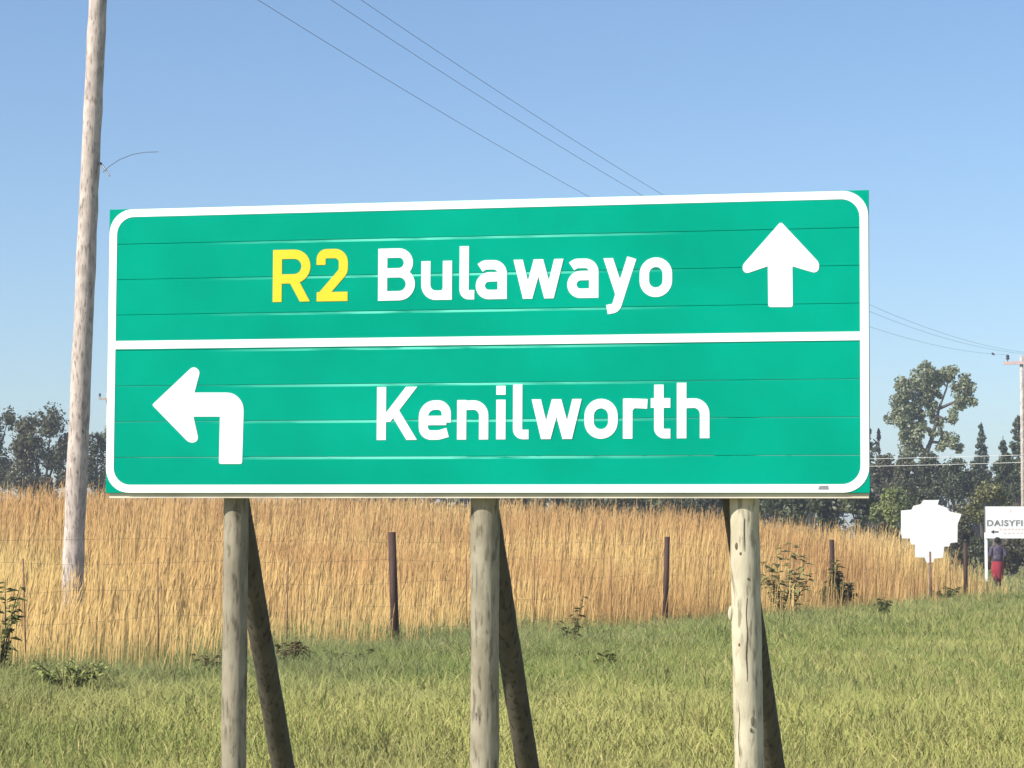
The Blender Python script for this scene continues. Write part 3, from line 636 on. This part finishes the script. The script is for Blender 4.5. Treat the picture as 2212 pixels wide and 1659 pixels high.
# ---------------------------------------------------------------- person walking away
def person():
    D = 78.0; g = G(2155, D); o = thing('person', 'person in dark top and long red skirt walking along the verge', 'person', g)
    skin = plain('skin', (.055, .03, .02), .6); top = plain('dark_purple_cloth', (.055, .04, .075), .9, (.12, .095, .13), 14)
    red = plain('red_cloth', (.22, .016, .026), .85, (.34, .035, .05), 9); hairm = plain('dark_hair', (.012, .010, .010), .8); shoe = plain('brown_shoe', (.10, .07, .045), .7)
    def skinmesh(name, vs_, es, rs, mat, sub=2):
        me = bpy.data.meshes.new(name); me.from_pydata(vs_, es, []); ob = link(bpy.data.objects.new(name, me), o)
        md = ob.modifiers.new('skin', 'SKIN'); md.use_smooth_shade = True
        for i, r in enumerate(rs):
            me.skin_vertices[0].data[i].radius = (r, r) if not isinstance(r, tuple) else r
        me.skin_vertices[0].data[0].use_root = True
        s = ob.modifiers.new('sub', 'SUBSURF'); s.levels = sub; s.render_levels = sub; me.materials.append(mat); return ob
    v = [(0, 0, .84), (0, 0, .98), (0, .01, 1.14), (0, .01, 1.25), (0, .01, 1.33), (0, .03, 1.40), (0, .035, 1.48), (0, .03, 1.545)]
    r = [(.13, .10), (.115, .085), (.13, .09), (.10, .08), (.05, .05), (.062, .075), (.078, .09), (.05, .06)]
    e = [(i, i + 1) for i in range(7)]
    for sx in (-1, 1):
        n = len(v); fw = .04 * sx
        v += [(sx * .165, 0, 1.255), (sx * .225, -.02, 1.02), (sx * .235, .06 * 1, .80), (sx * .232, .08, .745), (sx * .230, .085, .70)]
        r += [.052, .042, .034, .026, .024]; e += [(3, n), (n, n + 1), (n + 1, n + 2), (n + 2, n + 3), (n + 3, n + 4)]
        k = n + 4                                                   # five fingers
        for j, (dy, ln, ox) in enumerate(((-.03, .05, 0), (-.010, .075, 0), (.008, .082, 0), (.024, .076, 0), (.040, .06, 0))):
            m = len(v); b_ = (sx * .228, .085 + dy * .9, .672) if j else (sx * .215, .06, .705)
            v += [b_, (b_[0] - sx * .012, b_[1] + (.0 if j else -.008), b_[2] - ln * .55), (b_[0] - sx * .022, b_[1], b_[2] - ln)]
            r += [.0095, .0085, .007]; e += [(k, m), (m, m + 1), (m + 1, m + 2)]
        n = len(v); v += [(sx * .085, 0, .78), (sx * .08, .10 * sx + .02, .45), (sx * .07, .10 * sx - .03, .10), (sx * .075, .10 * sx + .05, .045), (sx * .08, .10 * sx + .13, .035)]
        r += [.085, .058, .036, .038, .03]; e += [(0, n), (n, n + 1), (n + 1, n + 2), (n + 2, n + 3), (n + 3, n + 4)]
    skinmesh('body', v, e, r, skin)
    def lathe(name, rows, mat, n=20, fold=0.0):
        V, Fc = [], []
        for z, rx, ry, cx, cy in rows:
            for k in range(n):
                th = 2 * math.pi * k / n; f = 1 + fold * math.sin(5 * th + z * 4) * (1 - z); V.append((cx + rx * f * math.cos(th), cy + ry * f * math.sin(th), z))
        for i in range(len(rows) - 1):
            for k in range(n): Fc.append((i * n + k, i * n + (k + 1) % n, (i + 1) * n + (k + 1) % n, (i + 1) * n + k))
        ob = mobj(name, V, Fc, mat, o, True); sd = ob.modifiers.new('s', 'SOLIDIFY'); sd.thickness = .008; return ob
    lathe('skirt', [(.24, .115, .14, .0, .02), (.34, .15, .17, -.005, .02), (.48, .185, .19, -.01, .02), (.62, .195, .19, -.01, .01), (.76, .185, .165, 0, 0), (.88, .15, .125, 0, 0), (.93, .135, .11, 0, 0)], red, fold=.10)
    lathe('top', [(.84, .175, .145, 0, 0), (.94, .155, .125, 0, 0), (1.06, .16, .125, 0, .005), (1.18, .175, .125, 0, .01), (1.255, .165, .11, 0, .01), (1.30, .10, .085, 0, .01), (1.335, .065, .065, 0, .015)], top, fold=.02)
    for sx in (-1, 1):
        ps = [(sx * .13, .005, 1.265), (sx * .185, 0, 1.20), (sx * .215, -.012, 1.09), (sx * .232, -.018, .99)]
        mobj('sleeve', *tube(ps, [.066, .066, .062, .062], 12, 0, False), top, o, True)
        y0 = .10 * sx; mobj('shoe', *tube([(sx * .073, y0 - .07, .045), (sx * .075, y0 + .0, .05), (sx * .08, y0 + .10, .04), (sx * .08, y0 + .16, .032)], [.036, .045, .044, .022], 10), shoe, o, True)
    bm = bmesh.new(); bmesh.ops.create_uvsphere(bm, u_segments=18, v_segments=12, radius=1)
    for q in bm.verts: q.co = Vector((q.co.x * .094, q.co.y * .105, q.co.z * .098))
    bmesh.ops.delete(bm, geom=[q for q in bm.verts if q.co.y > .045 and q.co.z < .045], context='VERTS')
    me = bpy.data.meshes.new('hair'); bm.to_mesh(me); bm.free(); me.shade_smooth(); me.materials.append(hairm); h = link(bpy.data.objects.new('hair', me), o); h.location = (0, .02, 1.475)
person()

# ---------------------------------------------------------------- weeds and saplings
def plant(name, label, base, stems, leaf, per, lo, hi, seed, cat='plant'):
    b = Vector(base); o = thing(name, label, cat, b); r = np.random.default_rng(seed); parts = []; VV, CC = [], []
    lo, hi = np.array(lo) * 1.7, np.array(hi) * 1.9; per = int(per * 1.5); leaf *= 1.2
    for (tx, ty, tz) in stems:
        tip = Vector((tx, ty, tz)); mid = tip * .5 + Vector((r.uniform(-.05, .05), r.uniform(-.05, .05), .06))
        parts.append(tube([(0, 0, -.05), mid, tip], [.011, .008, .003], 5))
        for j in range(per):
            t = .25 + .75 * (j + r.random()) / per; p = mid * (2 * t) if t < .5 else mid.lerp(tip, t * 2 - 1)
            a = r.uniform(0, 6.28); d = np.array([math.cos(a), math.sin(a), r.uniform(-.25, .55)]); d /= np.linalg.norm(d)
            sd = np.cross(d, [0, 0, 1]); sd /= np.linalg.norm(sd); L_ = leaf * r.uniform(.6, 1.25); p = np.array(p)
            up = np.cross(sd, d); dr = np.array([0, 0, -.25 * L_])
            VV += [p, p + d * L_ * .45 + sd * L_ * .24 + up * .01, p + d * L_ + dr, p + d * L_ * .45 - sd * L_ * .24 + up * .01]
            c = np.array(lo) + (np.array(hi) - np.array(lo)) * r.random(); CC += [c] * 4
    V = np.array(VV); npmesh('leaves', V, np.arange(len(V)).reshape(-1, 4), np.zeros((0, 3)), M_weed, np.array(CC), o)
    mobj('stems', *merge(*parts), plain('green_stem', (.12, .12, .05), .8), o, True); return o
WD_LO, WD_HI = (.13, .135, .055), (.24, .235, .10)
def stemfan(n, h, sp, seed):
    r_ = random.Random(seed); return [(r_.uniform(-sp, sp), r_.uniform(-sp, sp) * .7, h * r_.uniform(.55, 1.0)) for _ in range(n)]
fb = lambda vx, dq=.0: fence_pt(vx) + Vector((0, -dq, 0))
plant('leafy_shrub', 'leafy shrub with big leaves beside the palest sign post', G(1695, 46.8), [(-.42, 0, 1.10), (-.15, .1, 1.32), (.15, 0, 1.42), (.42, 0, 1.15), (.5, 0, .85), (-.3, -.1, .8), (.2, .1, .9), (-.5, 0, .9)], .17, 15, WD_LO, WD_HI, 201)
plant('climbing_plant', 'leafy creeper climbing the fence post with a red top', fb(1800, .45), [(0, 0, 1.12), (.03, .02, 1.0), (.06, 0, .8), (-.05, 0, .9), (.28, 0, .62), (-.28, 0, .55), (-.42, 0, .35), (.35, 0, .4), (.15, 0, .7), (-.15, -.1, .45), (-.6, 0, .28), (.1, -.1, .5), (-.25, -.1, .45), (.25, -.1, .5), (0, -.1, .75), (-.12, 0, .7)], .15, 24, (.06, .065, .022), (.125, .13, .045), 202)
plant('weed_plant', 'small dark weed right of the creeper-covered post', G(1912, 48), stemfan(9, .42, .16, 3), .08, 8, (.055, .07, .022), (.10, .12, .04), 203)
plant('weed_plant', 'low weeds around the foot of the dropper before the ragged sign', fb(2028, .8), stemfan(12, .42, .42, 4), .11, 9, (.08, .085, .03), (.15, .15, .055), 204)
plant('sapling', 'thin sapling with sparse leaves right of the middle brace', G(1232, 31.5), [(.03, 0, .62), (.10, 0, .48), (-.15, 0, .42), (-.06, 0, .3), (.16, 0, .72)], .085, 6, (.075, .07, .025), (.14, .12, .045), 205)
plant('broadleaf_weed', 'drooping broad leaf weed in the green verge beside the thin sapling', G(1302, 26.5), [(-.10, 0, .16), (.12, 0, .18), (.2, 0, .12), (-.02, 0, .22)], .15, 6, (.07, .075, .025), (.13, .14, .045), 206)
plant('leafy_shrub', 'leafy shrub in the golden grass left of the leaning pole', G(-8, 22.4), [(.22, 0, .98), (.08, 0, 1.02), (-.12, 0, 1.05), (.15, 0, .75), (-.1, 0, .72), (.05, 0, .6), (.2, 0, .85), (-.3, 0, .9)], .095, 14, (.08, .09, .032), (.16, .165, .06), 207)
plant('weed_plant', 'bushy green weed in front of the leaning pole', G(148, 21.6), stemfan(26, .36, .34, 8), .06, 10, (.13, .15, .05), (.25, .27, .09), 208)
plant('weed_plant', 'dark dry weed tuft right of the leftmost brace', G(632, 25.2), stemfan(14, .44, .14, 9), .08, 8, (.075, .055, .03), (.13, .10, .05), 209)
plant('weed_plant', 'dark weed at the grass edge left of the leftmost post', G(452, 24.0), stemfan(8, .32, .2, 10), .08, 7, (.08, .06, .03), (.13, .11, .05), 210)
plant('weed_plant', 'broad patch of dark green weeds below the two leaning posts gap', G(720, 26.0), stemfan(16, .30, .55, 12), .09, 9, (.08, .085, .035), (.14, .14, .06), 211)

# ---------------------------------------------------------------- grass
def vnoise(x, y, s, seed):      # smooth value noise for patches of hue and height
    r = np.random.default_rng(seed).random((64, 64)); u, v = x / s + 100, y / s + 100
    i, j = np.floor(u).astype(int), np.floor(v).astype(int); a, b = u - i, v - j; a = a * a * (3 - 2 * a); b = b * b * (3 - 2 * b)
    g = lambda p, q: r[p % 64, q % 64]
    return (g(i, j) * (1 - a) + g(i + 1, j) * a) * (1 - b) + (g(i, j + 1) * (1 - a) + g(i + 1, j + 1) * a) * b
def blades(x, y, H, Wd, lean, col, tipc=None):        # three-triangle leaf blades
    n = len(x); z = Z(x, y) - .02; az = rng.uniform(0, 6.283, n); sa = rng.uniform(0, 6.283, n)
    dx, dy = np.cos(az), np.sin(az); ex, ey = np.cos(sa), np.sin(sa) * .6
    L1, L2 = lean * .35, lean; P0 = np.stack([x, y, z], 1)
    P1 = P0 + np.stack([dx * H * L1, dy * H * L1, H * .55], 1); P2 = P0 + np.stack([dx * H * L2, dy * H * L2, H * (1 - .28 * lean)], 1)
    e = np.stack([ex, ey, np.zeros(n)], 1) * (Wd / 2)[:, None]
    V = np.stack([P0 - e, P0 + e, P1 + e * .8, P1 - e * .8, P2], 1).reshape(-1, 3)
    b = np.arange(n) * 5; q = np.stack([b, b + 1, b + 2, b + 3], 1); t = np.stack([b + 3, b + 2, b + 4], 1)
    return V, q, t, np.repeat(col, 5, 0)
def heads(x, y, H, lean, hl, hw, col):                # thin culm and a feathery seed head
    n = len(x); z = Z(x, y); az = rng.normal(.3, 1.1, n); dx, dy = np.cos(az), np.sin(az); sa = rng.uniform(-.7, .7, n)
    e = np.stack([np.cos(sa), np.sin(sa), np.zeros(n)], 1); P0 = np.stack([x, y, z], 1)
    T = P0 + np.stack([dx * H * lean, dy * H * lean, H], 1); hd = np.stack([dx * lean * 2.2, dy * lean * 2.2, np.ones(n)], 1); hd /= np.linalg.norm(hd, axis=1)[:, None]
    M = T + hd * (hl * .45)[:, None]; U = T + hd * hl[:, None]; s = .003 + .00006 * y
    V = np.stack([P0 - e * s[:, None], P0 + e * s[:, None], T + e * s[:, None], T - e * s[:, None], T, M + e * hw[:, None], U, M - e * hw[:, None]], 1).reshape(-1, 3)
    b = np.arange(n) * 8; q = np.concatenate([np.stack([b, b + 1, b + 2, b + 3], 1), np.stack([b + 4, b + 5, b + 6, b + 7], 1)])
    return V, q, np.zeros((0, 3), int), np.repeat(col, 8, 0)
def join(*parts):
    V, Q, T, C, o = [], [], [], [], 0
    for v, q, t, c in parts: V.append(v); Q.append(q + o); T.append(t + o); C.append(c); o += len(v)
    return np.concatenate(V), np.concatenate(Q), np.concatenate(T), np.concatenate(C)
def wedge(n, d0, d1, margin, pw=1.0):
    y = d0 + (d1 - d0) * rng.random(n) ** pw; x = (rng.random(n) * 2 - 1) * (.205 * y + margin); return x, y
def mixc(a, b, t): return np.asarray(a)[None, :] * (1 - t[:, None]) + np.asarray(b)[None, :] * t[:, None]

def tan_field():
    def pick(n, qlo, qhi, d1):
        x, y = wedge(n, 18, d1, 5.0); q = fence_q(x, y) + 1.6 * (vnoise(x, y, 1.6, 5) - .5) + rng.normal(0, .35, len(x)); m = (q > qlo) & (q < qhi) & ~((np.abs(x - 10.4) < 1.1) & (y > 60) & (y < 63.7)) & (y < field_end(x) + 4 * (vnoise(x, y, 5, 9) - .5)); return x[m], y[m], q[m]
    def hue(x, y):
        p = np.clip((vnoise(x, y, 6, 21) * .55 + vnoise(x, y, 1.8, 22) * .45 - .5) * 2.2 + .48 + rng.normal(0, .14, len(x)), 0, 1)
        c = mixc((.455, .265, .11), (.64, .445, .178), p); g = np.clip((vnoise(x, y, 9, 23) - .62) * 3, 0, .6) * rng.random(len(x)); c = c * (1 - g[:, None]) + np.array((.46, .43, .16)) * g[:, None]
        d = rng.random(len(x)) < .06; c[d] *= .6; return c
    out = []
    for n, qlo, qhi, d1, kk in ((420000, -.1, 5, 85, .9), (180000, 5, 14, 100, 1.2), (240000, 14, 80, 118, 1.65)):
        x, y, q = pick(n, qlo, qhi, d1); N_ = len(x); sl_ = .042 + .30 * np.clip((x / y + .02) / .11, 0, 1); ramp = np.clip(.26 + q * sl_, .26, 1)
        right = np.clip((x / y - .15) / .05, 0, 1)
        H = (.95 + .42 * vnoise(x, y, 4, 31) + rng.normal(0, .14, N_)) * ramp * (1 - .30 * right)
        out.append(blades(x, y, np.clip(H, .14, 2), np.full(N_, .0075) * kk * (.6 + y / 55), rng.uniform(.1, 1.2, N_), hue(x, y)))
    for n, qlo, qhi, d1, kk in ((110000, .0, 7, 85, .8), (60000, 7, 14, 100, 1.0), (120000, 14, 80, 118, 1.4)):
        x, y, q = pick(n, qlo, qhi, d1); N_ = len(x); sl_ = .042 + .30 * np.clip((x / y + .02) / .11, 0, 1); ramp = np.clip(.30 + q * sl_, .30, 1); right = np.clip((x / y - .15) / .05, 0, 1)
        H = (1.12 + .42 * vnoise(x, y, 4, 31) + rng.normal(0, .16, N_)) * ramp * (1 - .28 * right)
        c = hue(x, y) * rng.uniform(.95, 1.35, N_)[:, None]
        out.append(heads(x, y, np.clip(H, .3, 2.1), np.abs(rng.normal(.12, .10, N_)), rng.uniform(.10, .24, N_), rng.uniform(.005, .010, N_) * kk, c))
    o = npmesh('golden_grass', *(lambda v, q, t, c: (v, q, t, M_dry, c))(*join(*out)))
    tag(o, 'tall golden dry grass filling the field behind the wire fence', 'grass', kind='stuff')
tan_field()

def verge():
    def pick(n, d0, d1, pw):
        x, y = wedge(n, d0, d1, 4.0, pw); q = fence_q(x, y) + 1.6 * (vnoise(x, y, 1.6, 5) - .5) + rng.normal(0, .7, len(x))
        m = (q < .75) | (y > field_end(x) - 1); return x[m], y[m], q[m]
    out = []
    for n, d0, d1, pw, kk in ((460000, 12.0, 34, 1.0, 1.0), (310000, 30, 80, 1.0, 1.0), (90000, 72, 150, 1.0, 1.5)):
        x, y, q = pick(n, d0, d1, pw); N_ = len(x)
        near = np.clip(1 + q / 7, 0, 1)                             # lusher and taller towards the fence
        H = (.06 + .10 * near + .22 * np.clip(near * 2 - 1, 0, 1) * vnoise(x, y, .9, 47) + .16 * vnoise(x, y, 1.6, 41) * (.4 + near) + np.abs(rng.normal(0, .05, N_))) * np.clip(1.25 - y / 90, .4, 1) * np.clip((y - 13.0) / 3.5, .35, 1)
        p = np.clip((vnoise(x, y, 3.0, 42) * .6 + vnoise(x, y, .8, 43) * .4 - .5) * 1.7 + .46 + rng.normal(0, .2, N_), 0, 1)
        c = mixc((.20, .265, .07), (.45, .445, .15), np.clip(p + .35 * np.clip((23 - y) / 6, 0, 1), 0, 1)); dry = rng.random(N_) < (.10 + .16 * np.clip(vnoise(x, y, 5, 44) * 2 - 1, 0, 1)); c[dry] = np.array((.60, .50, .22)) * rng.uniform(.8, 1.1, (dry.sum(), 1))
        lush = np.clip(np.clip(near * 1.9 - .9, 0, 1) * (.35 + .9 * vnoise(x, y, 1.2, 48)) + .35 * (vnoise(x, y, 1.0, 49) > .66), 0, 1) * rng.uniform(.45, 1, N_) ; c = c * (1 - lush[:, None]) + np.array((.25, .265, .12)) * lush[:, None]
        dk = rng.random(N_) < .05 + .30 * (vnoise(x, y, .45, 51) > .80); c[dk] *= .55
        out.append(blades(x, y, np.clip(H, .04, .6), np.where(rng.random(N_) < .3, .011, .0055) * kk * (.5 + y / 40), rng.uniform(.2, 1.6, N_), c))
    cx, cy, cq = pick(2600, 15.5, 70, 1.0); kx = np.repeat(cx, 26); ky = np.repeat(cy, 26); N_ = len(kx); big = np.repeat(rng.uniform(.5, 1.25, len(cx)), 26)
    x = kx + rng.normal(0, .10, N_) * big; y = ky + rng.normal(0, .10, N_) * big; tint = np.repeat(rng.random(len(cx)), 26)
    c = mixc((.17, .22, .06), (.46, .42, .16), np.clip(tint + rng.normal(0, .12, N_), 0, 1))
    out.append(blades(x, y, rng.uniform(.16, .40, N_) * big, np.full(N_, .006) * (.5 + y / 40), rng.uniform(.1, 1.1, N_), c))
    o = npmesh('verge_grass', *(lambda v, q, t, c: (v, q, t, M_blade, c))(*join(*out)))
    tag(o, 'short green roadside grass on the verge below the sign', 'grass', kind='stuff')
verge()

# ---------------------------------------------------------------- haze: the air over the plain
def haze():
    V, Fc = box((0, 300, 8.0), (1420, 1240, 20.0)); m = bpy.data.materials.new('warm_air'); m.use_nodes = True; N = m.node_tree.nodes
    N.remove(N['Principled BSDF']); v = N.new('ShaderNodeVolumePrincipled'); v.inputs['Color'].default_value = (.86, .91, 1, 1)
    v.inputs['Density'].default_value = .0009; v.inputs['Anisotropy'].default_value = .2
    m.node_tree.links.new(v.outputs[0], N['Material Output'].inputs['Volume'])
    tag(mobj('haze', V, Fc, m), 'thin bluish haze in the air over the field', 'haze', kind='stuff')
haze()
